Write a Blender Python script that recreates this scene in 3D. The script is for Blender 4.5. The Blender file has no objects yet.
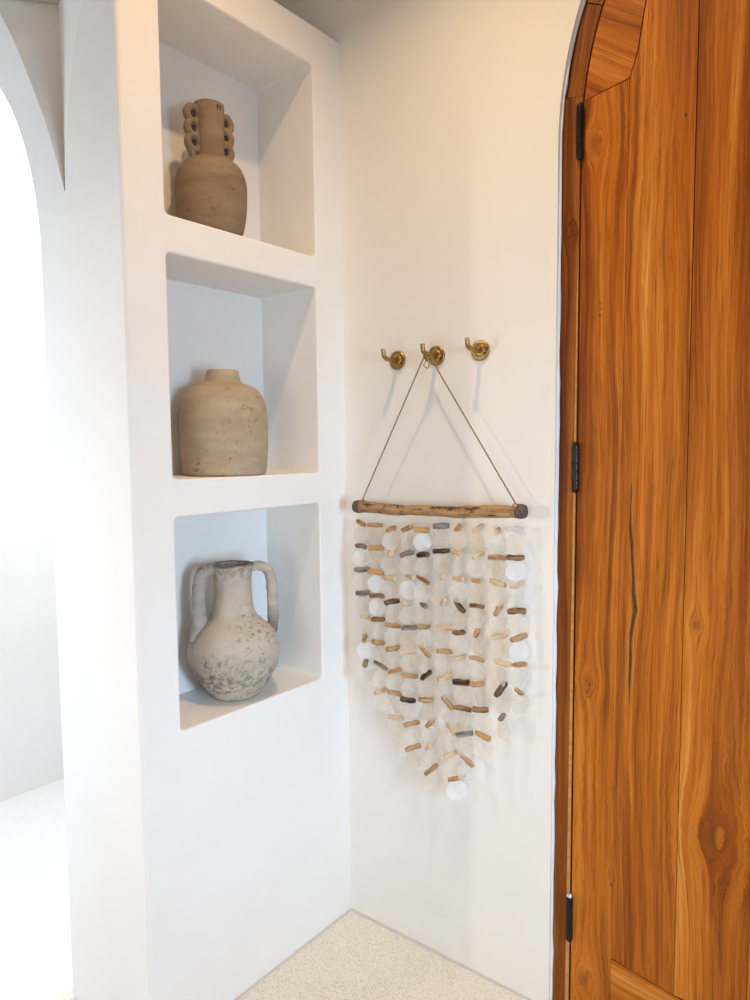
import bpy, bmesh, math, random
from mathutils import Vector, Matrix, noise
random.seed(7)
C = bpy.context.scene.collection
PI = math.pi

# ------------------------------------------------------------------ helpers
def tag(o, label=None, cat=None, group=None, kind=None):
    if label: o['label'] = label
    if cat: o['category'] = cat
    if group: o['group'] = group
    if kind: o['kind'] = kind
    return o

def empty(name, loc, label, cat, group=None, rot=(0, 0, 0)):
    o = bpy.data.objects.new(name, None); C.objects.link(o)
    o.location = loc; o.rotation_euler = rot
    o.empty_display_size = .05
    return tag(o, label, cat, group)

def obj(name, bm, mat, parent=None, smooth=True, loc=None, angle=40):
    me = bpy.data.meshes.new(name)
    bmesh.ops.recalc_face_normals(bm, faces=bm.faces)
    bm.to_mesh(me); bm.free()
    o = bpy.data.objects.new(name, me); C.objects.link(o)
    if mat: me.materials.append(mat)
    if parent: o.parent = parent
    if loc is not None: o.location = loc
    if smooth:
        for p in me.polygons: p.use_smooth = True
        me.set_sharp_from_angle(angle=math.radians(angle))
    return o

def box(bm, x0, x1, y0, y1, z0, z1):
    v = [bm.verts.new(p) for p in ((x0,y0,z0),(x1,y0,z0),(x1,y1,z0),(x0,y1,z0),(x0,y0,z1),(x1,y0,z1),(x1,y1,z1),(x0,y1,z1))]
    for f in ((0,3,2,1),(4,5,6,7),(0,1,5,4),(1,2,6,5),(2,3,7,6),(3,0,4,7)):
        bm.faces.new([v[i] for i in f])

def prism(bm, pts, y0, y1):
    """polygon in xz extruded along y"""
    a = [bm.verts.new((x, y0, z)) for x, z in pts]
    b = [bm.verts.new((x, y1, z)) for x, z in pts]
    n = len(pts)
    bm.faces.new(a); bm.faces.new(b[::-1])
    for i in range(n):
        j = (i+1) % n
        bm.faces.new((a[i], b[i], b[j], a[j]))

def frames(pts):
    pts = [Vector(p) for p in pts]
    n = len(pts); out = []
    up = Vector((0, 0, 1)); prev = None
    for i in range(n):
        t = (pts[min(i+1, n-1)] - pts[max(i-1, 0)]).normalized()
        if prev is None:
            a = up if abs(t.dot(up)) < .9 else Vector((1, 0, 0))
            u = t.cross(a).normalized()
        else:
            u = (prev - t*prev.dot(t)).normalized()
        prev = u
        out.append((pts[i], u, t.cross(u).normalized()))
    return out

def tube(bm, pts, r, seg=12, closed=False, cap=True, flat=1.0, jitter=0):
    fr = frames(pts); n = len(fr)
    rr = r if hasattr(r, '__len__') else [r]*n
    rings = []
    for i, (p, u, v) in enumerate(fr):
        ring = []
        for k in range(seg):
            a = 2*PI*k/seg
            rad = rr[i]
            if jitter: rad *= 1 + jitter*noise.noise(Vector((p.x*60+k, p.y*60, p.z*60)))
            ring.append(bm.verts.new(p + u*math.cos(a)*rad + v*math.sin(a)*rad*flat))
        rings.append(ring)
    m = n if closed else n-1
    for i in range(m):
        a, b = rings[i], rings[(i+1) % n]
        for k in range(seg):
            bm.faces.new((a[k], a[(k+1) % seg], b[(k+1) % seg], b[k]))
    if cap and not closed:
        bm.faces.new(rings[0][::-1]); bm.faces.new(rings[-1])

def lathe(bm, prof, seg=64, wob=0, seed=0):
    rings = []
    for r, z in prof:
        ring = []
        for k in range(seg):
            a = 2*PI*k/seg
            w = 1 + wob*noise.noise(Vector((math.cos(a)*1.3+seed, math.sin(a)*1.3, z*9)))
            ring.append(bm.verts.new((math.cos(a)*r*w, math.sin(a)*r*w, z)))
        rings.append(ring)
    for a, b in zip(rings, rings[1:]):
        for k in range(seg):
            bm.faces.new((a[k], a[(k+1) % seg], b[(k+1) % seg], b[k]))
    bm.faces.new(rings[0][::-1]); bm.faces.new(rings[-1])

def spline(ctrl, n=8):
    """Catmull-Rom through control points (tuples of any length)"""
    P = [tuple(c) for c in ctrl]
    P = [tuple(2*a-b for a, b in zip(P[0], P[1]))] + P + [tuple(2*a-b for a, b in zip(P[-1], P[-2]))]
    out = []
    for i in range(1, len(P)-2):
        for k in range(n):
            t = k/n
            out.append(tuple(.5*((2*b)+(-a+c)*t+(2*a-5*b+4*c-d)*t*t+(-a+3*b-3*c+d)*t**3)
                             for a, b, c, d in zip(P[i-1], P[i], P[i+1], P[i+2])))
    out.append(P[-2])
    return out

def bake_mods(o):
    dg = bpy.context.evaluated_depsgraph_get(); dg.update()
    me = bpy.data.meshes.new_from_object(o.evaluated_get(dg))
    old = o.data; o.modifiers.clear(); o.data = me; me.name = o.name
    return o

def boolean(o, cutters, op='DIFFERENCE'):
    for c in cutters:
        m = o.modifiers.new('b', 'BOOLEAN'); m.operation = op; m.object = c; m.solver = 'EXACT'
    bake_mods(o)
    for c in cutters:
        bpy.data.objects.remove(c)
    return o

# ------------------------------------------------------------------ materials
def srgb(r, g, b):
    f = lambda c: (c/255/12.92) if c/255 <= .04045 else ((c/255+.055)/1.055)**2.4
    return (f(r), f(g), f(b), 1)

class NT:
    def __init__(self, name):
        self.m = bpy.data.materials.new(name); self.m.use_nodes = True
        self.t = self.m.node_tree; self.n = self.t.nodes; self.l = self.t.links
        self.b = self.n['Principled BSDF']; self.out = self.n['Material Output']
    def new(self, typ, **kw):
        nd = self.n.new(typ)
        for k, v in kw.items():
            if k in nd.inputs.keys(): self.put(v, nd.inputs[k])
            else: setattr(nd, k, v)
        return nd
    def put(self, v, sock):
        if isinstance(v, bpy.types.NodeSocket): self.l.new(v, sock)
        else: sock.default_value = v
    def math(self, op, a, b=None, c=None, clamp=False):
        nd = self.n.new('ShaderNodeMath'); nd.operation = op; nd.use_clamp = clamp
        self.put(a, nd.inputs[0])
        if b is not None: self.put(b, nd.inputs[1])
        if c is not None: self.put(c, nd.inputs[2])
        return nd.outputs[0]
    def mix(self, f, a, b, blend='MIX'):
        nd = self.n.new('ShaderNodeMix'); nd.data_type = 'RGBA'; nd.blend_type = blend
        self.put(f, nd.inputs[0]); self.put(a, nd.inputs[6]); self.put(b, nd.inputs[7])
        return nd.outputs[2]
    def ramp(self, f, stops, interp='LINEAR'):
        nd = self.n.new('ShaderNodeValToRGB'); nd.color_ramp.interpolation = interp
        e = nd.color_ramp.elements
        while len(e) < len(stops): e.new(.5)
        for el, (p, c) in zip(e, stops):
            el.position = p; el.color = c if hasattr(c, '__len__') else (c, c, c, 1)
        self.put(f, nd.inputs[0]); return nd.outputs[0]
    def coord(self, which='Object'):
        return self.new('ShaderNodeTexCoord').outputs[which]
    def noise(self, vec, scale, detail=4, rough=.5, dist=0, out='Fac'):
        nd = self.new('ShaderNodeTexNoise', Scale=scale, Detail=detail, Roughness=rough, Distortion=dist)
        self.l.new(vec, nd.inputs['Vector']); return nd.outputs[out]
    def bump(self, h, strength=.3, dist=.002):
        nd = self.new('ShaderNodeBump', Strength=strength, Distance=dist)
        self.l.new(h, nd.inputs['Height']); self.l.new(nd.outputs[0], self.b.inputs['Normal'])
    def vec(self, v, scale):
        nd = self.new('ShaderNodeMapping'); self.l.new(v, nd.inputs[0]); nd.inputs['Scale'].default_value = scale
        return nd.outputs[0]

def plaster(name, c1, c2):
    k = NT(name); v = k.coord()
    n1 = k.noise(v, 2.3, 4, .6); n2 = k.noise(v, 26, 5, .55)
    k.put(k.mix(k.ramp(n1, [(.35, 0.), (.65, 1.)]), c1, c2), k.b.inputs['Base Color'])
    k.b.inputs['Roughness'].default_value = .82
    h = k.math('ADD', k.math('MULTIPLY', n1, 2.5), k.math('MULTIPLY', n2, .35))
    k.bump(h, .35, .006)
    return k.m
M_wall = plaster('cream_plaster', srgb(240, 236, 231), srgb(243, 240, 236))
M_hall = plaster('white_plaster', srgb(244, 243, 241), srgb(246, 246, 245))
M_ceil = plaster('ceiling_plaster', srgb(225, 218, 208), srgb(230, 224, 214))

def make_floor(name, base, c_d, c_l, amt):
    k = NT(name); v = k.coord()
    vo = k.new('ShaderNodeTexVoronoi', Scale=340.); k.l.new(v, vo.inputs['Vector'])
    h = k.new('ShaderNodeSeparateColor'); k.l.new(vo.outputs['Color'], h.inputs[0])
    specks = k.ramp(h.outputs[0], [(0, c_d), (.14, c_d), (.16, base), (.72, base), (.76, c_l)], 'LINEAR')
    edge = k.ramp(vo.outputs['Distance'], [(.45, 0.), (.75, 1.)])
    col = k.mix(amt, base, specks)
    col = k.mix(k.math('MULTIPLY', edge, .35), col, c_d)
    n = k.noise(v, 3, 4, .6)
    col = k.mix(k.ramp(n, [(.4, 0.), (.7, .25)]), col, base)
    k.put(col, k.b.inputs['Base Color']); k.b.inputs['Roughness'].default_value = .7
    k.bump(vo.outputs['Distance'], .3, .002)
    return k.m
M_floor = make_floor('pebble_terrazzo', srgb(242, 232, 218), srgb(204, 188, 168), srgb(250, 246, 238), .7)
M_hfloor = make_floor('white_speckled_floor', srgb(240, 240, 240), srgb(218, 218, 216), srgb(250, 250, 250), .5)

# teak: UV.x across the grain, UV.y along it (metres); knots bend the grain
KNOTS = [(.753, .109, .022, 1.), (.757, .874, .016, .8), (.998, 1.05, .012, .9), (1.039, .584, .030, 1.), (.757, 2.14, .020, .9),
         (.812, .406, .006, .7)]
def teak(name, dark=1.0, knots=KNOTS):
    k = NT(name)
    uv = k.new('ShaderNodeUVMap', uv_map='grain').outputs[0]
    s = k.new('ShaderNodeSeparateXYZ'); k.l.new(uv, s.inputs[0]); u, w = s.outputs[0], s.outputs[1]
    ps = k.new('ShaderNodeAttribute', attribute_name='plank').outputs['Fac']
    # slow waviness of the grain
    low = k.noise(k.vec(uv, (5, .9, 1)), 1, 3, .5)
    psi = k.math('ADD', u, k.math('MULTIPLY', k.math('SUBTRACT', low, .5), .075))
    # cathedral arches
    knotmask = None
    wob = k.noise(uv, 38, 3, .6)
    for (ku, kw, R, a) in knots:
        du = k.math('SUBTRACT', u, ku)
        dw = k.math('MULTIPLY', k.math('SUBTRACT', w, kw), .55)
        r2 = k.math('ADD', k.math('MULTIPLY', du, du), k.math('MULTIPLY', dw, dw))
        r2 = k.math('MULTIPLY', r2, k.math('ADD', .35, k.math('MULTIPLY', wob, 1.3)))
        psi = k.math('SUBTRACT', psi, k.math('DIVIDE', k.math('MULTIPLY', du, R*R*1.8), k.math('ADD', r2, R*R*.9)))
        m = k.math('MULTIPLY', k.math('POWER', 2.718, k.math('DIVIDE', k.math('MULTIPLY', r2, -1), R*R*.35)), a)
        knotmask = m if knotmask is None else k.math('MAXIMUM', knotmask, m)
    def field(fu, fw, det, off, rough=.55):
        cb = k.new('ShaderNodeCombineXYZ')
        k.put(k.math('MULTIPLY', psi, fu), cb.inputs[0]); k.put(k.math('MULTIPLY', w, fw), cb.inputs[1])
        k.put(k.math('ADD', k.math('MULTIPLY', ps, 13.7), off), cb.inputs[2])
        return k.noise(cb.outputs[0], 1, det, rough)
    big = field(17, .5, 2, 0); mid = field(95, 1.6, 5, 3, .6); fine = field(420, 9, 4, 7, .7)
    f = k.math('ADD', k.math('MULTIPLY', big, .46), k.math('ADD', k.math('MULTIPLY', mid, .36), k.math('MULTIPLY', fine, .18)))
    # sharp growth-ring lines
    cb = k.new('ShaderNodeCombineXYZ'); k.put(k.math('MULTIPLY', psi, 34), cb.inputs[0]); k.put(k.math('MULTIPLY', w, .25), cb.inputs[1]); k.put(ps, cb.inputs[2])
    rn = k.noise(cb.outputs[0], 1, 1, .4)
    rings = k.math('ABSOLUTE', k.math('SINE', k.math('MULTIPLY', rn, 52)))
    line = k.ramp(rings, [(0., 1.), (.16, 0.)])
    d = dark
    def cc(r, g, b): return srgb(r*d, g*d, b*d)
    col = k.ramp(f, [(.36, cc(106, 48, 8)), (.44, cc(150, 78, 14)), (.51, cc(184, 104, 24)), (.58, cc(206, 128, 46)), (.66, cc(224, 156, 80))])
    tint = k.ramp(ps, [(0, (1, 1, 1, 1)), (.5, (.90, .86, .82, 1)), (1, (1.06, 1.04, 1.0, 1))])
    col = k.mix(1., col, tint, 'MULTIPLY')
    col = k.mix(k.math('MULTIPLY', k.math('MULTIPLY', line, k.ramp(fine, [(.3, .25), (.6, 1.)])), .6), col, cc(104, 50, 16))
    pore = k.ramp(fine, [(.34, 1.), (.44, 0.)])
    col = k.mix(k.math('MULTIPLY', pore, .5), col, cc(92, 46, 16))
    col = k.mix(k.math('MULTIPLY', knotmask, .55), col, cc(108, 54, 22))
    k.put(col, k.b.inputs['Base Color'])
    k.b.inputs['Roughness'].default_value = .5
    k.b.inputs['Specular IOR Level'].default_value = .2
    k.bump(k.math('ADD', mid, fine), .12, .001)
    return k.m
M_teak = teak('teak_planks')
M_teakf = teak('teak_frame', .82, [(.70, 1.95, .012, .6)])

def simple(name, col, rough=.6, metal=0, bumpscale=None, var=None):
    k = NT(name); v = k.coord()
    c = col
    if var is not None:
        c = k.mix(k.ramp(k.noise(v, var[1], 5, .6), [(.35, 0.), (.65, 1.)]), col, var[0])
    k.put(c, k.b.inputs['Base Color'])
    k.b.inputs['Roughness'].default_value = rough; k.b.inputs['Metallic'].default_value = metal
    if bumpscale: k.bump(k.noise(v, bumpscale[0], 3, .5), bumpscale[1], bumpscale[2])
    return k.m
M_black = simple('dark_gap', (.008, .006, .005, 1), .9)
M_hinge = simple('black_iron', (.018, .016, .016, 1), .38, .6, (90, .3, .001))
M_steel = simple('bare_steel', (.55, .53, .5, 1), .4, .8)
M_brass = simple('aged_brass', srgb(186, 154, 100), .40, 1, (160, .5, .0012), (srgb(150, 120, 74), 60))
M_screw = simple('dark_screw', srgb(60, 44, 22), .5, .8)
M_cord = simple('twine', srgb(176, 142, 102), .9, 0, (600, .6, .001), (srgb(140, 108, 74), 300))
M_wrap = simple('grey_twine', srgb(128, 112, 96), .95, 0, (500, .8, .001), (srgb(70, 60, 52), 220))
M_thread = simple('clear_thread', srgb(225, 218, 206), .4)
M_crack = simple('dark_filler', srgb(84, 58, 22), .5, 0, None, (srgb(50, 32, 12), 120))
M_caulk = plaster('rough_edge_plaster', srgb(226, 228, 236), srgb(238, 238, 242))  # cool cast of daylight mixed into the edge plaster colour

def clay(name, base, light, spot, spots, scale=1.0, streak=(1, 1, 3.5), low=0.0, fs=24):
    k = NT(name); v = k.coord()
    n1 = k.noise(k.vec(v, streak), 9*scale, 5, .6); n2 = k.noise(v, 70, 4, .6); n3 = k.noise(v, fs, 6, .72, .4)
    col = k.mix(k.ramp(n1, [(.35, 0.), (.68, 1.)]), base, light)
    m = k.ramp(n3, [(spots, 0.), (spots+.06, 1.)])
    m2 = k.ramp(k.noise(v, 5, 2, .5), [(.42, 0.), (.6, 1.)])
    mk = k.math('MULTIPLY', m, m2)
    if low:
        s = k.new('ShaderNodeSeparateXYZ'); k.l.new(v, s.inputs[0])
        band = k.math('MULTIPLY', k.ramp(s.outputs[2], [(.012, 0.), (.035, 1.), (.08, 1.), (.11, 0.)]), k.ramp(n3, [(.47, 0.), (.56, 1.)]))
        top = k.math('MULTIPLY', k.ramp(s.outputs[2], [(.30, 0.), (.36, 1.)]), k.ramp(n3, [(.44, 0.), (.56, .9)]))
        mk = k.math('MAXIMUM', mk, k.math('MAXIMUM', k.math('MULTIPLY', band, .75), k.math('MULTIPLY', top, .8)))
    col = k.mix(k.math('MULTIPLY', mk, .7), col, spot)
    col = k.mix(k.ramp(n2, [(.2, .12), (.5, 0.)]), col, spot)
    k.put(col, k.b.inputs['Base Color']); k.b.inputs['Roughness'].default_value = .92
    k.b.inputs['Specular IOR Level'].default_value = .2
    k.bump(k.math('SUBTRACT', k.math('ADD', n2, k.math('MULTIPLY', n1, 1.5)), mk), .5, .0025)
    return k.m
M_clay1 = clay('brown_clay', srgb(134, 112, 90), srgb(154, 132, 108), srgb(92, 70, 48), .60)
M_clay2 = clay('tan_clay', srgb(172, 151, 124), srgb(188, 168, 142), srgb(100, 80, 60), .585, fs=50)
M_clay3 = clay('chalky_clay', srgb(184, 171, 155), srgb(202, 190, 175), srgb(72, 64, 58), .54, 1.0, (1, 1, 1.6), low=1, fs=60)
M_clay3h = clay('chalky_handle_clay', srgb(176, 164, 150), srgb(196, 186, 173), srgb(66, 58, 54), .42, fs=60)
M_soot = clay('sooty_rim', srgb(120, 114, 110), srgb(150, 142, 136), srgb(60, 56, 54), .45)

def driftwood(name, a, b, d, thr):
    k = NT(name); v = k.coord()
    n1 = k.noise(k.vec(v, (14, 90, 90)), 1, 5, .6); n2 = k.noise(k.vec(v, (22, 60, 60)), 1, 5, .7)
    col = k.mix(k.ramp(n1, [(.35, 0.), (.65, 1.)]), a, b)
    col = k.mix(k.ramp(n2, [(thr, 0.), (thr+.07, .9)]), col, d)
    k.put(col, k.b.inputs['Base Color']); k.b.inputs['Roughness'].default_value = .85
    k.bump(n1, .5, .001); return k.m
M_rod = driftwood('driftwood_rod', srgb(190, 154, 108), srgb(150, 112, 72), srgb(44, 30, 20), .53)
BEAD = {
 't': driftwood('tan_driftwood', srgb(196, 160, 118), srgb(166, 128, 88), srgb(96, 68, 46), .60),
 'o': driftwood('orange_driftwood', srgb(206, 160, 104), srgb(184, 136, 84), srgb(110, 76, 46), .66),
 'g': driftwood('greyish_driftwood', srgb(158, 140, 120), srgb(126, 108, 90), srgb(76, 62, 50), .58),
 'G': driftwood('grey_driftwood', srgb(150, 146, 140), srgb(116, 110, 104), srgb(80, 72, 66), .6),
 'd': driftwood('dark_driftwood', srgb(124, 96, 70), srgb(84, 64, 46), srgb(38, 28, 20), .5),
 'b': driftwood('brown_driftwood', srgb(162, 124, 84), srgb(122, 90, 60), srgb(60, 44, 30), .56),
 'p': driftwood('pale_driftwood', srgb(224, 200, 170), srgb(206, 178, 144), srgb(140, 108, 78), .64),
 'w': driftwood('white_driftwood', srgb(226, 220, 212), srgb(208, 200, 190), srgb(170, 158, 146), .66)}

def shell_mat(name, clear, c1, c2):
    k = NT(name); v = k.coord()
    n = k.noise(v, 60, 4, .6); r = k.new('ShaderNodeTexWave', wave_type='RINGS', rings_direction='SPHERICAL', Scale=38., Distortion=3., Detail=2.)
    k.l.new(v, r.inputs['Vector'])
    tl = k.new('ShaderNodeBsdfTranslucent', Color=srgb(252, 250, 246)); tp = k.new('ShaderNodeBsdfTransparent', Color=(1, 1, 1, 1))
    k.put(k.mix(k.ramp(n, [(.4, 0.), (.6, 1.)]), c1, c2), k.b.inputs['Base Color'])
    k.b.inputs['Roughness'].default_value = .3; k.b.inputs['Specular IOR Level'].default_value = .5
    k.b.inputs['Sheen Weight'].default_value = 0
    k.bump(k.math('ADD', k.math('MULTIPLY', r.outputs['Fac'], .3), n), .12, .0006)
    m1 = k.new('ShaderNodeMixShader'); m1.inputs[0].default_value = .5
    k.l.new(k.b.outputs[0], m1.inputs[1]); k.l.new(tl.outputs[0], m1.inputs[2])
    m2 = k.new('ShaderNodeMixShader'); k.put(k.ramp(n, [(.3, clear+.05), (.7, clear-.05)]), m2.inputs[0])
    k.l.new(m1.outputs[0], m2.inputs[1]); k.l.new(tp.outputs[0], m2.inputs[2])
    k.l.new(m2.outputs[0], k.out.inputs[0])
    return k.m
M_shell = shell_mat('capiz_shell', .64, srgb(248, 238, 222), srgb(232, 218, 198))
M_shell_glint = shell_mat('glint_capiz_shell', .30, srgb(255, 255, 255), srgb(244, 246, 250))  # window glints put into the colour of a few shells
STRANDS = [
    [(0.0981, 1.2299, 8, -25, 't'), (0.0971, 1.1631, 11, -3, 'g'), (0.0997, 1.0945, 16, 3, 'G'), (0.1025, 1.0262, 14, 12, 'G'), (0.1089, 0.9574, 7, -30, 'p'), (0.108, 0.8953, 4, 80, 't'), (0.1091, 0.8214, 5, 85, 'g')],
    [(0.1495, 1.2272, 17, -1, 't'), (0.1523, 1.1616, 16, -1, 'o'), (0.1513, 1.0926, 16, -1, 'o'), (0.1541, 1.0246, 17, -3, 'b'), (0.1568, 0.9566, 14, 12, 'b'), (0.156, 0.8892, 12, -25, 't'), (0.1649, 0.8239, 14, -25, 'g'), (0.1651, 0.7486, 14, 5, 'p')],
    [(0.2063, 1.2193, 8, 15, 't'), (0.2056, 1.1518, 5, 80, 'p'), (0.1977, 1.0803, 12, 3, 'p'), (0.2076, 1.014, 16, 4, 'd'), (0.2093, 0.9469, 16, -3, 't'), (0.2097, 0.881, 13, -2, 't'), (0.2181, 0.8181, 15, 25, 'o'), (0.2153, 0.7532, 16, -18, 't'), (0.2171, 0.6822, 16, -3, 'p')],
    [(0.2614, 1.2242, 9, 30, 't'), (0.2608, 1.1547, 14, 18, 'g'), (0.2704, 1.0921, 7, 5, 'p'), (0.2561, 1.0148, 10, -28, 'p'), (0.2658, 0.9488, 16, 0, 'G'), (0.2641, 0.8809, 17, 6, 'p'), (0.268, 0.8133, 17, -2, 't'), (0.2605, 0.7426, 15, 2, 'd'), (0.2727, 0.6776, 17, 15, 't'), (0.2766, 0.6097, 17, 20, 't')],
    [(0.3113, 1.2232, 17, -2, 'o'), (0.3141, 1.1562, 9, 15, 'd'), (0.3136, 1.0881, 11, -27, 'b'), (0.3155, 1.0186, 4, 0, 'g'), (0.3161, 0.9588, 10, -12, 't'), (0.3179, 0.8917, 11, -45, 't'), (0.3218, 0.8248, 11, 25, 'd'), (0.3213, 0.7556, 14, -18, 't'), (0.3342, 0.6932, 9, 2, 't'), (0.3295, 0.6261, 5, 75, 'p'), (0.3377, 0.5636, 17, 42, 't')],
    [(0.3724, 1.2378, 17, 3, 'G'), (0.3736, 1.1712, 18, 2, 'd'), (0.3781, 1.1047, 5, 60, 'p'), (0.3778, 1.0347, 5, 70, 'p'), (0.3807, 0.9657, 17, 8, 'p'), (0.3836, 0.9021, 16, -9, 't'), (0.3833, 0.8319, 15, 6, 'p'), (0.3925, 0.7627, 11, -45, 't'), (0.4027, 0.6945, 7, -45, 'p'), (0.4047, 0.6253, 16, 12, 'p'), (0.4171, 0.5605, 18, 4, 't')],
    [(0.425, 1.2357, 5, 85, 'o'), (0.4217, 1.1699, 8, -5, 'p'), (0.4277, 1.1027, 8, 10, 'p'), (0.4285, 1.0306, 9, -50, 'd'), (0.4274, 0.9601, 12, -18, 'b'), (0.4272, 0.8915, 13, -3, 'p'), (0.4342, 0.8275, 18, -2, 'd'), (0.4393, 0.7579, 16, -4, 'b'), (0.4444, 0.6901, 18, 6, 'G'), (0.4504, 0.621, 13, -42, 't')],
    [(0.4846, 1.2376, 11, 18, 'p'), (0.4846, 1.17, 12, 14, 'p'), (0.4778, 1.1029, 9, -30, 'o'), (0.4808, 1.0374, 15, -14, 'b'), (0.4816, 0.9669, 6, 60, 't'), (0.4816, 0.8993, 17, -13, 't'), (0.4822, 0.8325, 12, -18, 'o'), (0.4917, 0.7666, 18, -2, 'b'), (0.4995, 0.699, 12, -8, 'o')],
    [(0.5408, 1.2354, 6, 10, 'p'), (0.5393, 1.1679, 18, -4, 't'), (0.5422, 1.104, 11, -10, 'p'), (0.5444, 1.038, 9, 38, 't'), (0.5445, 0.9679, 16, 16, 'p'), (0.5569, 0.9016, 13, -2, 'p'), (0.5506, 0.8325, 12, 35, 'd'), (0.5545, 0.7606, 5, 80, 'g')],
    [(0.5889, 1.2422, 18, -1, 'w'), (0.5906, 1.1726, 16, -3, 'b'), (0.595, 1.1048, 14, 9, 'p'), (0.5944, 1.0396, 20, 0, 'b'), (0.6002, 0.9733, 15, 7, 't'), (0.603, 0.9056, 10, 28, 't'), (0.6025, 0.8362, 10, -45, 't')],
]
LIGHTS = {'ceiling_lamp': [8.0363, 5.6179, 3.0765], 'window_daylight': [5.5069, 8.182, 10.9972], 'opening_daylight': [2.16, 1.944, 1.728], 'room_fill': [3.45, 3.2085, 2.193], 'low_fill': [5.3363, 4.9278, 4.8392], 'warm_fill': [1.984, 0.8829, 0.2296], 'hall_fill': [20.5747, 20.2129, 20.8177], 'pier_fill': [11.7463, 15.0338, 18.7105], 'world': [0.0732, 0.0532, 0.0311]}
# ------------------------------------------------------------------ the room shell
Y0 = -.7255                                # plane of the pier face and of the hall arch
NY0, NY1 = -.6151, -.1148                  # niche sides
NICHES = [(.7716, 1.2874), (1.3768, 1.898), (1.9838, 2.5021)]
ND = .2255
WX = -.355                                 # thickness of the niche wall

def arch_pts(cx, cz, a, b, n=48):
    return [(cx + a*math.cos(t), cz + b*math.sin(t)) for t in [PI*i/n for i in range(n+1)]]

def struct(name, bm, m, smooth=True):
    return tag(obj(name, bm, m, smooth=smooth), kind='structure')

# niche wall with pier, slot above it and an added header that shades the slot
bm = bmesh.new()
er = .010
cs = [(WX, Y0)] + [(-er + er*math.sin(math.radians(t)), Y0 + er - er*math.cos(math.radians(t))) for t in range(0, 91, 15)] + [(0, .0), (WX, .0)]
lo = [bm.verts.new((x, y, -.02)) for x, y in cs]; hi = [bm.verts.new((x, y, 2.606)) for x, y in cs]
bm.faces.new(lo[::-1]); bm.faces.new(hi)
for i in range(len(cs)):
    j = (i+1) % len(cs); bm.faces.new((lo[i], lo[j], hi[j], hi[i]))
wall = struct('wall_left', bm, M_wall)
cut = []
for z0, z1 in NICHES:
    b = bmesh.new()
    def section(x, o):      # rounded rectangle of the niche mouth, grown by o
        r = .012; P = []
        for cy, cz, a0 in ((NY1-r, z1-r, 0), (NY0+r, z1-r, 90), (NY0+r, z0+r, 180), (NY1-r, z0+r, 270)):
            for k in range(5):
                a = math.radians(a0 + 22.5*k); P.append(b.verts.new((x, cy + (r+o)*math.cos(a), cz + (r+o)*math.sin(a))))
        return P
    f = .0055
    rings = [section(-ND, 0)] + [section(-f + f*math.sin(math.radians(t)), f*(1-math.cos(math.radians(t)))) for t in (0, 22.5, 45, 67.5, 88)] + [section(.05, f)]
    for p, q in zip(rings, rings[1:]):
        for k in range(20): b.faces.new((p[k], p[(k+1) % 20], q[(k+1) % 20], q[k]))
    b.faces.new(rings[0][::-1]); b.faces.new(rings[-1])
    cut.append(obj('cut', b, None))

def wedge_cutter():
    """groin pocket between the two arch curves springing from the pier"""
    B = [(-.231, 2.052), (-.269, 2.146), (-.308, 2.237), (-.359, 2.326), (-.415, 2.422), (-.47, 2.504), (-.60, 2.68)]
    Cc = [(-.2305, 2.052), (-.221, 2.123), (-.209, 2.21), (-.189, 2.292), (-.162, 2.371), (-.126, 2.443), (-.02, 2.68)]
    N = 22
    def at(L, z):
        for (x0, z0), (x1, z1) in zip(L, L[1:]):
            if z0 <= z <= z1 + 1e-9: return x0 + (x1-x0)*(z-z0)/(z1-z0)
        return L[-1][0]
    bm = bmesh.new(); rings = []
    for i in range(N+1):
        z = 2.0525 + (2.66-2.0525)*i/N
        d = .003 + .13*(i/N)
        xb, xc = at(B, z), at(Cc, z)
        s = .05
        cr = (-.229 - 1.784*d, Y0 + d)
        db = Vector((cr[0]-xb, d)); dc = Vector((cr[0]-xc, d))
        pb = (xb - db.x*s/d*1.0, Y0 - s); pc = (xc - dc.x*s/d*.0, Y0 - s)
        rings.append([bm.verts.new((xb, Y0-s, z)), bm.verts.new((xb, Y0, z)), bm.verts.new((cr[0], cr[1], z)),
                      bm.verts.new((xc, Y0, z)), bm.verts.new((xc, Y0-s, z))])
    for a, b in zip(rings, rings[1:]):
        for k in range(5):
            bm.faces.new((a[k], a[(k+1) % 5], b[(k+1) % 5], b[k]))
    bm.faces.new(rings[0][::-1]); bm.faces.new(rings[-1])
    bmesh.ops.recalc_face_normals(bm, faces=bm.faces)
    return obj('cut', bm, None)
cut.append(wedge_cutter())
boolean(wall, cut)
for p in wall.data.polygons: p.use_smooth = False

# arch wall to the hall (left of the pier), in the same plane
HX = -1.6
acx, az, aa, ab = (WX+HX)/2, 1.92, (WX-HX)/2, .665
prof = [(WX, 2.606), (WX, az)] + arch_pts(acx, az, aa, ab, 160)[1:-1] + [(HX, az), (HX, 2.606)]
bm = bmesh.new(); prism(bm, prof, Y0, Y0+.26)
aw = struct('wall_arch', bm, M_wall)
boolean(aw, [wedge_cutter()])
for p in aw.data.polygons: p.use_smooth = False

bm = bmesh.new(); box(bm, WX, -.002, Y0, 0, 2.84, 3.2); box(bm, HX, WX-.051, Y0, Y0+.26, 2.607, 3.2)
struct('wall_shade_header', bm, M_wall, False)  # unseen lintel added to darken the slot, plus wall above the arch
bm = bmesh.new(); box(bm, WX-.05, WX-.001, Y0+.002, 0, 2.608, 2.9); struct('slot_light_stop', bm, M_wall, False)  # added panel behind the slot, keeps hall light from leaking in

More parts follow.
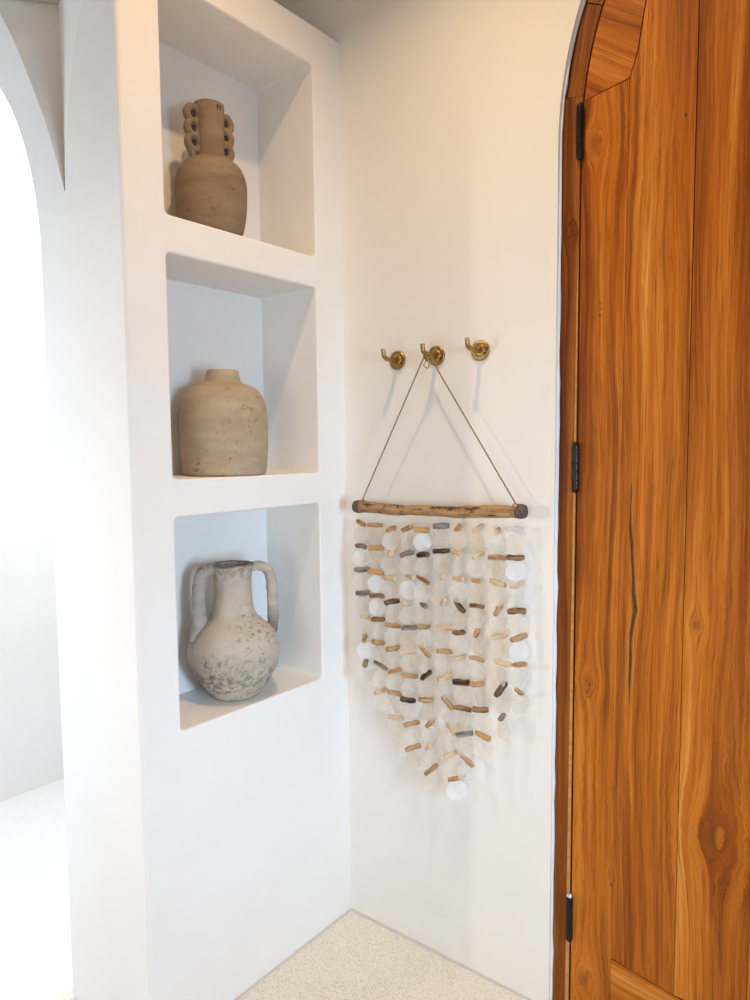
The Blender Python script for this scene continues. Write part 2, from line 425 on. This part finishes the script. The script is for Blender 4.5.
# back wall with the arched door opening
DCX, DA, DB, DZ = 1.1945, .522, .702, 2.15
TL = .008      # the left jamb leans a little
bm = bmesh.new(); box(bm, HX-.1, 3.2, 0, .16, -.02, 3.2)
back = struct('wall_back', bm, M_wall)
b = bmesh.new()
pts = [(DCX-DA-TL, -.1)] + [(DCX - DA*math.cos(t), DZ + DB*math.sin(t)) for t in [PI*i/96 for i in range(97)]] + [(DCX+DA, -.1)]
prism(b, pts, -.1, .3)
boolean(back, [obj('cut', b, None)])
for p in back.data.polygons: p.use_smooth = False
# rough skim-coat bead round the opening, against the frame
bm = bmesh.new()
path = [(DCX-DA+.001-TL*(1-z*.05/2.15), .012, z*.05) for z in range(0, 43)] + [(DCX - (DA-.001)*math.cos(t), .012, DZ + (DB-.001)*math.sin(t)) for t in [PI*i/80 for i in range(1, 80)]] + [(DCX+DA-.001, .012, 2.15-z*.05) for z in range(0, 43)]
tube(bm, path, .0042, 6, jitter=.9)
struct('trim_2', bm, M_caulk)

bm = bmesh.new(); box(bm, HX-.12, HX, -4.0, 0, -.02, 3.2); struct('wall_far', bm, M_hall, False)
bm = bmesh.new(); box(bm, 3.2, 3.3, -4.0, .16, -.02, 3.2); struct('wall_right', bm, M_wall, False)
bm = bmesh.new(); box(bm, HX, -.25, -1.83, -1.75, 1.79, 3.2); struct('unseen_header', bm, M_hall, False)  # unseen header added to cut off the opening daylight higher up
bm = bmesh.new(); box(bm, WX-.02, 3.2, -4.0, .1, -.06, 0); struct('floor', bm, M_floor, False)
bm = bmesh.new(); box(bm, HX-.1, WX-.02, -4.0, .1, -.06, 0); struct('floor_hall', bm, M_hfloor, False)
bm = bmesh.new(); box(bm, HX-.1, 3.2, -4.0, .16, 3.2, 3.28); struct('ceiling', bm, M_ceil, False)
# dirty joint where walls meet the floor
bm = bmesh.new()
tube(bm, [(.0, -.003 - .0*i, .0015) if i == 0 else (.68*i/34, -.0025 + .001*math.sin(i*2.1), .0015) for i in range(35)], .0028, 6, jitter=.8)
tube(bm, [(.0025 + .001*math.sin(i*1.7), -.7*i/34, .0015) for i in range(35)], .0028, 6, jitter=.8)
struct('trim_3', bm, simple('floor_joint', srgb(216, 206, 192), .9))

# ------------------------------------------------------------------ door
def grain_uv(me, faces_info):
    """faces_info: list per polygon of (angle, plank id, offset)"""
    uv = me.uv_layers.new(name='grain')
    at = me.attributes.new('plank', 'FLOAT', 'FACE')
    for p, (ang, pid, offs) in zip(me.polygons, faces_info):
        at.data[p.index].value = pid
        ca, sa = math.cos(ang), math.sin(ang)
        for li in p.loop_indices:
            co = me.vertices[me.loops[li].vertex_index].co
            x, z = co.x + (co.y if abs(p.normal.x) > .7 else 0), co.z
            u = x*ca - z*sa; w = x*sa + z*ca
            uv.data[li].uv = (u + offs, w + offs)

door = bpy.data.objects.new('door_1', None); C.objects.link(door); door.location = (0, 0, 0)
tag(door, 'arched teak plank door closed in its frame at the right', 'door', kind='structure')
FY = .018
def ell(a, b, t): return (DCX - a*math.cos(t), DZ + b*math.sin(t))
def band(bm, a0, b0, a1, b1, t0, t1, n, y0, y1, lo=None):
    """arch band between two ellipses from angle t0 to t1 (0 = left springing)"""
    ts = [t0 + (t1-t0)*i/n for i in range(n+1)]
    o = [ell(a0, b0, t) for t in ts]; i_ = [ell(a1, b1, t) for t in ts]
    prism(bm, o + i_[::-1], y0, y1)
# frame: straight jambs + curved head pieces
bm = bmesh.new(); info = []
FO, FI = (.5215, .7015), (.4755, .6555)
def addp(fn, ang, pid, offs):
    n0 = len(bm.faces); fn(); bm.faces.ensure_lookup_table()
    info.extend([(ang, pid, offs)]*(len(bm.faces)-n0))
zj = 2.258
tj = math.asin((zj-DZ)/.70)
addp(lambda: prism(bm, [(DCX-FO[0]-TL, 0), (DCX-FI[0]-TL, 0), (DCX-FI[0], DZ), ell(*FI, tj), ell(*FO, tj), (DCX-FO[0], DZ)], FY, .12), 0, .55, 0)
addp(lambda: prism(bm, [(DCX+FO[0], 0), (DCX+FI[0], 0), (DCX+FI[0], DZ), (DCX+FO[0], DZ)], FY, .12), 0, .6, 1)
K = 10
for i in range(K):
    t0 = tj+.002 + (PI-tj-.002)*i/K; t1 = tj + (PI-tj)*(i+1)/K - .002
    tm = (t0+t1)/2
    addp(lambda: band(bm, FO[0], FO[1], FI[0], FI[1], t0, t1, 8, FY, .12), PI/2-tm if i else .18, .2+.07*i, 2+i)
bm.normal_update()
fo = obj('frame', bm, M_teakf, door, smooth=False)
grain_uv(fo.data, info)
# lighter sapwood edge strip on the jamb, beside the gap
bm = bmesh.new(); info = []
addp(lambda: prism(bm, [(DCX-FI[0]-.010-TL, .02), (DCX-FI[0]-.0005-TL, .02), (DCX-FI[0]-.0005-TL*.1, 1.92), (DCX-FI[0]-.004-TL*.15, 1.80)], FY-.0008, FY+.01), 0, .1, 5)
bm.normal_update(); so = obj('sapwood_strip', bm, None, door, smooth=False)
so.data.materials.append(driftwood('sapwood', srgb(204, 146, 84), srgb(184, 122, 62), srgb(150, 90, 40), .7)); grain_uv(so.data, info)
tag(so, 'pale sapwood edge of the jamb')
# rebate behind the gap
bm = bmesh.new()
prism(bm, [(DCX-FI[0]-.004-TL, 0)] + [ell(FI[0]+.004, FI[1]+.004, PI*i/48) for i in range(49)] + [(DCX+FI[0]+.004, 0)], FY+.05, FY+.06)
obj('rebate', bm, M_black, door, smooth=False)
# leaf: planks with hairline seams
LA, LB = .4715, .6515
def leaf_left(z): return DCX-LA-TL*(1-z/DZ) if z <= DZ else DCX - LA*math.sqrt(max(0, 1-((z-DZ)/LB)**2))
def leaf_top(x): return DZ + LB*math.sqrt(max(0, 1-((x-DCX)/LA)**2))
leaf = empty('leaf', (0, 0, 0), None, None); leaf.parent = door
def plank(pts, ang, pid, offs, name='plank'):
    global bm, info
    bm = bmesh.new(); info = []
    # shrink a hair so seams read
    cx = sum(p[0] for p in pts)/len(pts); cz = sum(p[1] for p in pts)/len(pts)
    q = [(x + (.0006 if x < cx else -.0006), z + (.0006 if z < cz else -.0006)) for x, z in pts]
    prism(bm, q, FY, FY+.04); 
    bm.normal_update()
    o = obj(name, bm, M_teak, leaf, smooth=False)
    grain_uv(o.data, [(ang, pid, offs)]*len(o.data.polygons))
    return o
s1t, s1b, s2t, s2b = .832, .8165, .974, .9655
def s1(z): return s1b + (s1t-s1b)*(z/2.24)
def s2(z): return s2b + (s2t-s2b)*(z/2.24)
# hanging stile
jl = 2.240
plank([(leaf_left(.01), .01), (s1(0), .01), (s1(2.258), 2.258), (leaf_left(jl), jl), (leaf_left(DZ), DZ)], 0, .15, 0)
# arch segment over the stile
A = [(leaf_left(z), z) for z in [jl + (2.62-jl)*i/14 for i in range(15)]]
plank([(s1(2.26), 2.26), (.848, 2.31), (.872, 2.46), (.885, 2.72)] [::1] + [(leaf_left(2.68), 2.68)] + A[::-1], -.95, .45, 3.1, 'arch_segment')
# centre planks
R0 = .186
plank([(s1(0), R0+.012), (s2(0), R0-.012), (s2(2.24), 2.24), (.976, leaf_top(.976)), (.93, leaf_top(.93)), (.887, leaf_top(.887)), (.886, 2.722), (.8735, 2.46), (.8495, 2.31), (s1(2.258), 2.258)], 0, .02, .0)
xs = [.9775, 1.118, 1.26, 1.40, 1.55]
for i in range(4):
    x0, x1 = xs[i], xs[i+1]
    if i == 0: x0b, x0t = s2(0), .977
    else: x0b = x0t = x0
    top = [(x1-(x1-x0)*k/5, leaf_top(x1-(x1-x0)*k/5)) for k in range(6)]
    plank([(x0b, R0-.012 if i == 0 else .01), (x1, R0-.012 if i == 0 else .01)] + top, 0, [.62, .12, .5, .2][i], 0 if i == 0 else 1.3*i)
plank([(1.5505, .01), (DCX+LA, .01), (DCX+LA, DZ), (1.5505, leaf_top(1.5505))], 0, .3, 2.)
# bottom rail, grain runs across
plank([(s1(0)+.0005, .01), (1.1175, .01), (1.1175, R0-.030), (s2(0), R0-.013), (s1(0)+.0005, R0+.011)], PI/2+.12, .4, 5.5, 'bottom_rail')
# dark seam backing
bm = bmesh.new(); prism(bm, [(DCX-LA+.002-TL, .012)] + [ell(LA-.002, LB-.002, PI*i/48) for i in range(49)] + [(DCX+LA-.002, .012)], FY+.003, FY+.038)
obj('seam_backing', bm, M_black, leaf, smooth=False)
# long filled crack
bm = bmesh.new()
cp = [(.851, 1.36, .0004), (.8505, 1.335, .0012), (.849, 1.31, .0006), (.849, 1.274, .0016), (.8495, 1.25, .0026), (.853, 1.22, .0024), (.855, 1.18, .0022), (.8585, 1.135, .0022),
      (.8585, 1.11, .0032), (.864, 1.066, .0034), (.861, 1.05, .003), (.855, 1.01, .0026), (.8535, .985, .0018), (.8545, .95, .0026), (.853, .90, .0018), (.853, .874, .0008), (.853, .84, .0003)]
l = [bm.verts.new((x-1.5*w, FY-.0004, z)) for x, z, w in cp]; r = [bm.verts.new((x+1.3*w, FY-.0004, z)) for x, z, w in cp]
for i in range(len(cp)-1): bm.faces.new((l[i], r[i], r[i+1], l[i+1]))
obj('filled_crack', bm, M_crack, leaf, smooth=False)
# small worm holes
bm = bmesh.new()
for x, z, w in ((.771, 1.775, .0018), (.7725, 1.762, .0014), (.771, 1.748, .0022), (.953, 2.145, .003), (.8165, .385, .003), (.757, .868, .0022), (.748, .876, .0015)):
    vs = [bm.verts.new((x + w*math.cos(a), FY-.0004, z + 1.5*w*math.sin(a))) for a in [2*PI*k/10 for k in range(10)]]
    bm.faces.new(vs)
obj('worm_hole', bm, M_crack, leaf, smooth=False)
# hinges
def hinge(z0, z1, tip):
    h = empty('hinge', (DCX-.4735-TL*(1-(z0+z1)/2/DZ), FY-.004, 0), None, None); h.parent = door
    bm = bmesh.new()
    box(bm, -.006, .006, .0, .0045, z0+.006, z1-.006)
    obj('leaf_plate', bm, M_hinge, h, smooth=False)
    n = 5; L = (z1-z0-.012)/n
    for i in range(n):
        a = z0+.006+L*i
        bm = bmesh.new()
        tube(bm, [(0, -.004, a+.0003), (0, -.004, a+.001), (0, -.004, a+L-.001), (0, -.004, a+L-.0003)], [.0080, .0086, .0086, .0080], 20)
        obj('knuckle', bm, M_hinge, h)
    bm = bmesh.new(); tube(bm, [(0, -.004, z0-.002), (0, -.004, z0+.001), (0, -.004, z0+.007)], [.0045, .0074, .0080], 20)
    obj('pin_cap', bm, M_hinge, h)
    bm = bmesh.new(); tube(bm, [(0, -.004, z1-.007), (0, -.004, z1-.001), (0, -.004, z1+.002)], [.0080, .0072, .004], 20)
    o = obj('pin_cap', bm, M_steel if tip else M_hinge, h)
    if tip: tag(o, 'bare metal pin tip')
hinge(2.110, 2.233, False); hinge(1.336, 1.453, False); hinge(.203, .325, True)

# ------------------------------------------------------------------ wall hooks
def wall_hook(x, z, label, yaw=0):
    t = empty('wall_hook', (x, 0, z), label, 'hook', 'brass coat hooks in a row on the wall')
    def spin(bm, prof, seg=40, ham=0):
        rings = []
        for r, d in prof:
            rings.append([bm.verts.new((r*math.cos(2*PI*k/seg), -d - ham*noise.noise(Vector((r*math.cos(2*PI*k/seg)*150, r*math.sin(2*PI*k/seg)*150, x*9))), r*math.sin(2*PI*k/seg))) for k in range(seg)])
        for a, b in zip(rings, rings[1:]):
            for k in range(seg): bm.faces.new((a[k], a[(k+1) % seg], b[(k+1) % seg], b[k]))
        bm.faces.new(rings[-1]); bm.faces.new(rings[0][::-1])
    bm = bmesh.new(); spin(bm, [(.0255, -.0), (.0265, .002), (.0262, .005), (.0245, .0065), (.020, .0058), (.016, .0062), (.0135, .0085), (.011, .0095), (.0085, .0095)], ham=.0012)
    obj('backplate', bm, M_brass, t)
    bm = bmesh.new()
    p = spline([(0, -.008, 0), (0, -.030, -.001), (0, -.050, 0), (0, -.061, .004), (.0, -.066, .011), (.0, -.067, .017), (0, -.068, .026)], 6)
    tube(bm, p, .0062, 16); obj('peg', bm, M_brass, t)
    for sx, sz in ((-.0145, .008), (.0145, -.008)):
        bm = bmesh.new()
        vs = [bm.verts.new((sx + .0028*math.cos(a), -.0075, sz + .0028*math.sin(a))) for a in [2*PI*i/12 for i in range(12)]]
        c2 = [bm.verts.new((v.co.x, -.0045, v.co.z)) for v in vs]
        bm.faces.new(vs)
        for i in range(12): bm.faces.new((vs[i], vs[(i+1) % 12], c2[(i+1) % 12], c2[i]))
        obj('screw_head', bm, M_screw, t)
    return t
wall_hook(.200, 1.688, 'empty aged brass wall hook, leftmost of the row of three, nearest the corner')
wall_hook(.330, 1.690, 'aged brass wall hook with the twine of the shell hanging looped over it')
wall_hook(.465, 1.692, 'empty aged brass wall hook, rightmost of the row, nearest the wooden door')

# ------------------------------------------------------------------ shell and driftwood hanging
HY = -.048
hang = empty('wall_hanging', (.347, HY, 1.282), 'shell and driftwood bead hanging on a wooden rod, hung by twine from middle hook', 'wall hanging')
hp = Vector(hang.location)
def sub(bm, name, mat, parent=hang, center=None, **kw):
    """vertices in world metres -> object with its own origin"""
    c = Vector(center) if center is not None else hp
    off = c
    for v in bm.verts: v.co -= off
    o = obj(name, bm, mat, parent, **kw)
    base = hp if parent is hang else hp + Vector(parent.location)
    o.location = off - base
    return o
xa, za, xb_, zb = .082, 1.2765, .613, 1.2875
bm = bmesh.new()
pts = []; rad = []
for i in range(41):
    t = i/40; x = xa + (xb_-xa)*t; z = za + (zb-za)*t - .006*math.sin(PI*t) + .0012*math.sin(t*17)
    pts.append((x, HY + .001*math.sin(t*11), z)); rad.append(.0150 + .0012*math.sin(t*9+1) + .0006*math.sin(t*31))
tube(bm, pts, rad, 20, jitter=.12)
rod = sub(bm, 'rod', M_rod)
bm = bmesh.new(); bmesh.ops.create_uvsphere(bm, u_segments=12, v_segments=8, radius=.008)
for v in bm.verts: v.co = Vector((v.co.x, v.co.y*.5, v.co.z*.8)) + Vector((.352, HY-.0135, 1.2755))
kn = sub(bm, 'knot', simple('pale_knot', srgb(196, 168, 130), .8, 0, None, (srgb(120, 92, 62), 200)), rod, (.352, HY-.0135, 1.2755))
for e, (x0, zc, s) in enumerate(((xa, za, 1), (xb_, zb, -1))):
    bm = bmesh.new()
    for i in range(5):
        x = x0 + s*(.001 + .0038*i)
        ring = [(x + .0006*math.sin(3*a), HY + (.0165-.0005*(i-2)**2)*math.cos(a), zc + (.0165-.0005*(i-2)**2)*math.sin(a)) for a in [2*PI*k/28 for k in range(28)]]
        tube(bm, ring, .0024, 8, closed=True, jitter=.5)
    for j, rr in enumerate((.0145, .0098, .005)):
        ring = [(x0 - s*.0015, HY + rr*math.cos(a), zc + rr*math.sin(a)) for a in [2*PI*k/20 for k in range(20)]]
        tube(bm, ring, .0026, 8, closed=True, jitter=.5)
    tube(bm, [(x0 - s*.002, HY, zc), (x0 + s*.002, HY, zc)], [.016, .0165], 20)
    tag(sub(bm, 'twine_wrap', M_wrap), 'twine binding on the %s end of the rod' % ('left' if e == 0 else 'right'))
# hanging cord: two strands twisted
def twist(bm, path, R, pitch, strands=2, r=None):
    P = []
    L = 0
    path = [Vector(p) for p in path]
    dense = []
    for a, b in zip(path, path[1:]):
        n = max(2, int((b-a).length/.0022))
        dense += [a + (b-a)*i/n for i in range(n)]
    dense.append(path[-1])
    fr = frames(dense)
    for s in range(strands):
        L = 0; q = []
        for i, (p, u, v) in enumerate(fr):
            if i: L += (p - fr[i-1][0]).length
            a = 2*PI*L/pitch + 2*PI*s/strands
            q.append(p + u*math.cos(a)*R*.55 + v*math.sin(a)*R*.55)
        tube(bm, q, r or R*.62, 6)
bm = bmesh.new()
tL = (.326, -.056, 1.682); tR = (.336, -.040, 1.682)
twist(bm, [(.104, HY, 1.296), tL, (.325, -.056, 1.690), (.330, -.055, 1.6985), (.3355, -.053, 1.690), (.334, -.050, 1.681), (.327, -.048, 1.690), (.330, -.046, 1.6975), (.3365, -.043, 1.690), tR, (.590, HY, 1.307)], .0021, .011)
sub(bm, 'hanging_cord', M_cord)
bm = bmesh.new()
twist(bm, spline([(.334, -.052, 1.683), (.325, -.050, 1.668), (.318, -.045, 1.662), (.328, -.040, 1.655), (.336, -.043, 1.672), (.347, -.038, 1.668), (.358, -.036, 1.652)], 5), .0013, .008)
twist(bm, spline([(.330, -.055, 1.684), (.336, -.056, 1.678), (.333, -.05, 1.672), (.328, -.054, 1.680), (.337, -.052, 1.688)], 5), .002, .008)
sub(bm, 'cord_knot', M_cord)
for x0, zc in ((.104, 1.279), (.590, 1.289)):
    bm = bmesh.new()
    ring = [(x0 + .001*math.sin(a*2), HY + .0172*math.cos(a), zc + .0172*math.sin(a)) for a in [2*PI*k/28 for k in range(28)]]
    tube(bm, ring, .0019, 8, closed=True); sub(bm, 'cord_loop', M_cord)

def bead_mesh(L, R, seed):
    bm = bmesh.new()
    n = 7; pts = [(-L/2 + L*i/(n-1), .0009*math.sin(seed+i*.9), .0007*math.cos(seed*2+i)) for i in range(n)]
    rr = [R*(.86 if i in (0, n-1) else 1)*(1+.07*math.sin(seed*3+i*1.7)) for i in range(n)]
    tube(bm, pts, rr, 12, jitter=.08)
    for s in (-1, 1):   # pith hollow at each end
        for v in bm.verts: pass
    return bm
def shell_mesh(R, seed):
    rnd = random.Random(seed); bm = bmesh.new(); seg = 30
    rings = []
    for side in (1, -1):
        for f in ((.0, .35, .7, 1.) if side == 1 else (1., .7, .35, .0)):
            ring = []
            for k in range(seg):
                a = 2*PI*k/seg
                rr = R*f*(1 + .03*math.sin(2*a+seed) + .018*math.sin(5*a+seed*2) + .01*noise.noise(Vector((a*3, seed, 0))))
                y = .0022*math.sin(a*1+seed)*f*f + .0016*math.cos(2*a+seed*1.3)*f + side*.00035
                ring.append((rr*math.cos(a), y, rr*math.sin(a)))
            rings.append(ring)
    V = []
    for ring in rings:
        if abs(ring[0][0]) + abs(ring[seg//2][0]) < 1e-6: V.append([bm.verts.new(ring[0])])
        else: V.append([bm.verts.new(p) for p in ring])
    for a, b in zip(V, V[1:]):
        for k in range(seg):
            j = (k+1) % seg
            if len(a) == 1 and len(b) == 1: continue
            if len(a) == 1: bm.faces.new((a[0], b[j], b[k]))
            elif len(b) == 1: bm.faces.new((a[k], a[j], b[0]))
            else: bm.faces.new((a[k], a[j], b[j], b[k]))
    return bm
RH = Vector((.784, .62, 0)); FH = Vector((-.62, .784, 0))
GLINTS = {(4, 0), (1, 2), (3, 2), (9, 1), (0, 5), (1, 3), (9, 4), (5, 10)}
# yaw of shells facing the lens more or less squarely, by strand and row; others random
rnd = random.Random(3)
for ci, strand in enumerate(STRANDS):
    x0, z0 = strand[0][0], strand[0][1]
    xl, zl = strand[-1][0], strand[-1][1]
    bm = bmesh.new()
    top = Vector((x0 + (-.012 if ci == 0 else 0), HY, 1.268))
    chain = [top] + [Vector((x, HY, z)) for x, z, *_ in strand] + [Vector((xl+.002, HY, zl-.03))]
    tube(bm, chain, .00028, 5)
    st = sub(bm, 'strand', M_thread, hang, (x0, HY, z0))
    for ri, (x, z, L, ang, tone) in enumerate(strand):
        Lr = .0445 + .003*rnd.uniform(-1, 1)
        ap = min(1, L/17.0)
        steep = abs(ang) > 50
        if steep:
            cy = .45 if L < 8 else .7; Lr = .026 if L < 9 else .034
        else: cy = ap
        th = math.acos(max(.12, min(1, cy)))*(1 if rnd.random() < .5 else -1)
        d = RH*math.cos(th) + FH*math.sin(th)
        tz = math.tan(math.radians(max(-65, min(65, ang))))*math.cos(th)
        # perspective makes receding pieces tilt: keep the drawn angle moderate
        d = Vector((d.x, d.y, tz)).normalized()
        # keep clear of the wall
        Lr = min(Lr, .048)
        if abs(d.y)*Lr/2 > .036: Lr = .072/abs(d.y)
        R = (.0070 + .0010*rnd.uniform(-1, 1))*(1.08 if tone in 'dG' else 1)
        bm = bead_mesh(Lr, R, ci*3.1+ri*1.7)
        o = obj('driftwood_bead', bm, BEAD[tone], st)
        yaw = math.atan2(d.y, d.x); pitch = math.asin(d.z)
        o.rotation_euler = (rnd.uniform(0, 6), -pitch, yaw)
        o.location = Vector((x, HY, z)) - hp - st.location
        # shell below this bead
        if ri+1 < len(strand): xn, zn = strand[ri+1][0], strand[ri+1][1]
        else: xn, zn = x + .003, z - .064
        sx, sz = (x+xn)/2, (z+zn)/2
        R2 = .0262 + .0012*rnd.uniform(-1, 1)
        bm = shell_mesh(R2, ci*7+ri)
        s = obj('shell_disc', bm, M_shell_glint if (ci, ri) in GLINTS else M_shell, st)
        if (ci, ri) in GLINTS: yw = .62 + .12*rnd.uniform(-1, 1)
        else: yw = .55 + rnd.uniform(-1, 1)*(1.25 if (ci+ri) % 2 else .55)
        s.rotation_euler = (rnd.uniform(-.06, .06), rnd.uniform(0, .2), yw)
        yy = HY + rnd.uniform(-.002, .002)
        s.location = Vector((sx, yy, sz)) - hp - st.location

# ------------------------------------------------------------------ clay vessels
def handle_dir(a): return Vector((math.cos(a), math.sin(a), 0))
# top niche: shouldered vase with scalloped side handles
v1 = empty('clay_vase', (-.113, -.389, 1.9838), 'brown clay vase with scalloped pierced handles on its neck, in the top wall niche', 'vase')
bm = bmesh.new()
prof = spline([(.058, .0), (.068, .005), (.080, .025), (.0895, .07), (.0925, .12), (.0905, .155), (.080, .184), (.061, .2015), (.0445, .208), (.0375, .213), (.0365, .24), (.037, .29), (.0385, .325), (.0395, .343), (.038, .347), (.034, .341), (.031, .33), (.031, .26)], 5)
lathe(bm, prof, 72, .014, 3)
obj('body', bm, M_clay1, v1)
M_hole_shade = simple('hole_shade', srgb(74, 54, 38), .95)  # dark discs fill the handle holes, shade put into their colour
def scalloped(parent, ang):
    d = handle_dir(ang)
    bm = bmesh.new()
    zs = (.312, .277, .242)
    for i, z in enumerate(zs):
        c = Vector((0, 0, z)) + d*.047
        R = .0165
        ring = [c + d*(R*1.02*math.cos(a)) + Vector((0, 0, 1))*(R*1.12*math.sin(a)) for a in [2*PI*k/28 for k in range(28)]]
        tube(bm, ring, .0098, 12, closed=True, jitter=.15)
    tube(bm, spline([d*.055 + Vector((0, 0, .226)), d*.052 + Vector((0, 0, .214)), d*.044 + Vector((0, 0, .204))], 4), .0095, 10)
    h = obj('handle', bm, M_clay1, parent)
    n = Vector((0, 0, 1)).cross(d)
    for z in zs:
        c = Vector((0, 0, z)) + d*.047
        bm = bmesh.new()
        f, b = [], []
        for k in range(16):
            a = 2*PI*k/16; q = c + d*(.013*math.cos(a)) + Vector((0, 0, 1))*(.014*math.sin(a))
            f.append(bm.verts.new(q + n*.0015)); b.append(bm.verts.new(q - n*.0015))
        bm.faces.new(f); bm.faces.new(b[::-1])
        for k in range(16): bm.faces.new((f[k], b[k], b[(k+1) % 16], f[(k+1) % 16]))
        obj('hole_shade_disc', bm, M_hole_shade, h)
scalloped(v1, math.radians(-98)); scalloped(v1, math.radians(82))
bm = bmesh.new()
for a in (-1.75, -.1, .12):
    d = handle_dir(a)
    tube(bm, [d*.0372 + Vector((0, 0, .341)), d*.0385 + Vector((0, 0, .334)), d*.0370 + Vector((0, 0, .326))], [.0014, .003, .0016], 8)
obj('rim_scar', bm, simple('dark_clay_scar', srgb(84, 62, 42), .95), v1)

# middle niche: squat bottle vase
v2 = empty('clay_bottle', (-.108, -.3700, 1.3768), 'squat tan clay bottle with a short narrow neck, in the middle wall niche', 'vase')
bm = bmesh.new()
prof = spline([(.098, 0.), (.1065, .003), (.1100, .012), (.1130, .04), (.1160, .09), (.1165, .135), (.1140, .172), (.106, .203), (.093, .224), (.074, .237), (.055, .2435), (.0480, .248), (.0455, .256), (.0430, .270), (.0415, .2775), (.0395, .2785), (.037, .274), (.036, .25), (.04, .22)], 5)
lathe(bm, prof, 80, .012, 8)
obj('body', bm, M_clay2, v2)

# bottom niche: two-handled jug
v3 = empty('clay_jug', (-.100, -.361, .7716), 'pale weathered two-handled clay jug with dark speckled patches, in the bottom wall niche', 'jug')
bm = bmesh.new()
prof = spline([(.052, 0.), (.062, .003), (.074, .014), (.097, .048), (.1165, .085), (.1245, .120), (.121, .150), (.107, .180), (.084, .203), (.066, .220), (.0565, .240), (.0520, .270), (.0505, .310), (.053, .342), (.0575, .358), (.0560, .364), (.0515, .362), (.047, .345), (.045, .28), (.048, .24)], 5)
lathe(bm, prof, 80, .018, 5)
obj('body', bm, M_clay3, v3)
bm = bmesh.new()
ring = [Vector((.0545*math.cos(a), .0545*math.sin(a), .3615)) for a in [2*PI*k/40 for k in range(40)]]
tube(bm, ring, .0034, 8, closed=True, jitter=.5)
obj('rim', bm, M_soot, v3)
for ang, rc, th in ((math.radians(-116), .86, 1.12), (math.radians(64), 1.03, .9)):
    d = handle_dir(ang); Z = Vector((0, 0, 1))
    bm = bmesh.new()
    P = spline([d*.046 + Z*.350, d*.068*rc + Z*.353, d*.090*rc + Z*.345, d*.103*rc + Z*.322, d*.1075*rc + Z*.285, d*.1085*rc + Z*.24, d*.109*rc + Z*.20, d*.106 + Z*.160], 6)
    n = len(P); rr = [(.0130 + .0025*(i/n))*th for i in range(n)]
    P = [Vector(p) for p in P]
    tube(bm, P, rr, 14, flat=1.15, jitter=.16)
    obj('handle', bm, M_clay3h, v3)

# ------------------------------------------------------------------ light
def area(name, loc, target, size, spread=180, size_y=None, disk=False):
    rgb = LIGHTS[name]; e = max(max(rgb), 1e-4)
    L = bpy.data.lights.new(name, 'AREA'); L.energy = e; L.color = [c/e for c in rgb]; L.size = size
    if size_y: L.shape = 'RECTANGLE'; L.size_y = size_y
    if disk: L.shape = 'DISK'
    L.spread = math.radians(spread)
    o = bpy.data.objects.new(name, L); C.objects.link(o); o.location = loc
    o.rotation_euler = (Vector(target)-Vector(loc)).to_track_quat('-Z', 'Y').to_euler()
    return o
area('ceiling_lamp', (.61, -.66, 3.1), (.61, -.66, 0), .05, 122, disk=True)
area('window_daylight', (2.9, -1.25, 1.25), (0, -.35, .75), .5, 75, .9)
area('opening_daylight', (-1.14, -2.6, 1.5), (.7, 0, 1.0), .07, 70, .3)
area('room_fill', (1.6, -3.6, 1.3), (.3, 0, .8), 2.0, 110, 1.6)
area('low_fill', (1.3, -3.2, .9), (.9, 0, .4), .9, 100, .9)  # added cool fill for the lower door and back wall
area('warm_fill', (1.7, -2.3, 2.7), (.3, 0, 1.9), 1.2, 140, .8)  # added soft warm fill, high behind the camera
area('hall_fill', (-1.0, -.22, 3.0), (-1.0, -.22, 0), .8, 180, .35)  # added light to brighten the hall, source unseen
area('pier_fill', (-1.3, -1.66, 1.3), (-.25, -.7, 1.3), .7, 160, 2.1)  # added soft fill for the pier face

w = bpy.data.worlds.new('World'); bpy.context.scene.world = w; w.use_nodes = True
w.node_tree.nodes['Background'].inputs[0].default_value = (*LIGHTS['world'], 1)
w.node_tree.nodes['Background'].inputs[1].default_value = 1

# ------------------------------------------------------------------ camera
cd = bpy.data.cameras.new('Camera'); cam = bpy.data.objects.new('Camera', cd); C.objects.link(cam)
cd.sensor_fit = 'VERTICAL'; cd.sensor_height = 36; cd.sensor_width = 27; cd.lens = 723.48*36/1000
cd.clip_start = .02
yaw, pit, rol = .6706, -.0742, -.0105
f = Vector((-math.sin(yaw)*math.cos(pit), math.cos(yaw)*math.cos(pit), math.sin(pit)))
r = Vector((math.cos(yaw), math.sin(yaw), 0)); u = r.cross(f)
r2 = r*math.cos(rol) + u*math.sin(rol); u2 = -r*math.sin(rol) + u*math.cos(rol)
mw = Matrix(((r2.x, u2.x, -f.x, 1.419), (r2.y, u2.y, -f.y, -1.6471), (r2.z, u2.z, -f.z, 1.45), (0, 0, 0, 1)))
cam.matrix_world = mw
bpy.context.scene.camera = cam
sc = bpy.context.scene
sc.view_settings.view_transform = 'Standard'; sc.view_settings.look = 'None'
sc.view_settings.exposure = 0.02
sc.cycles.max_bounces = 8; sc.cycles.transparent_max_bounces = 24
sc.cycles.use_denoising = True
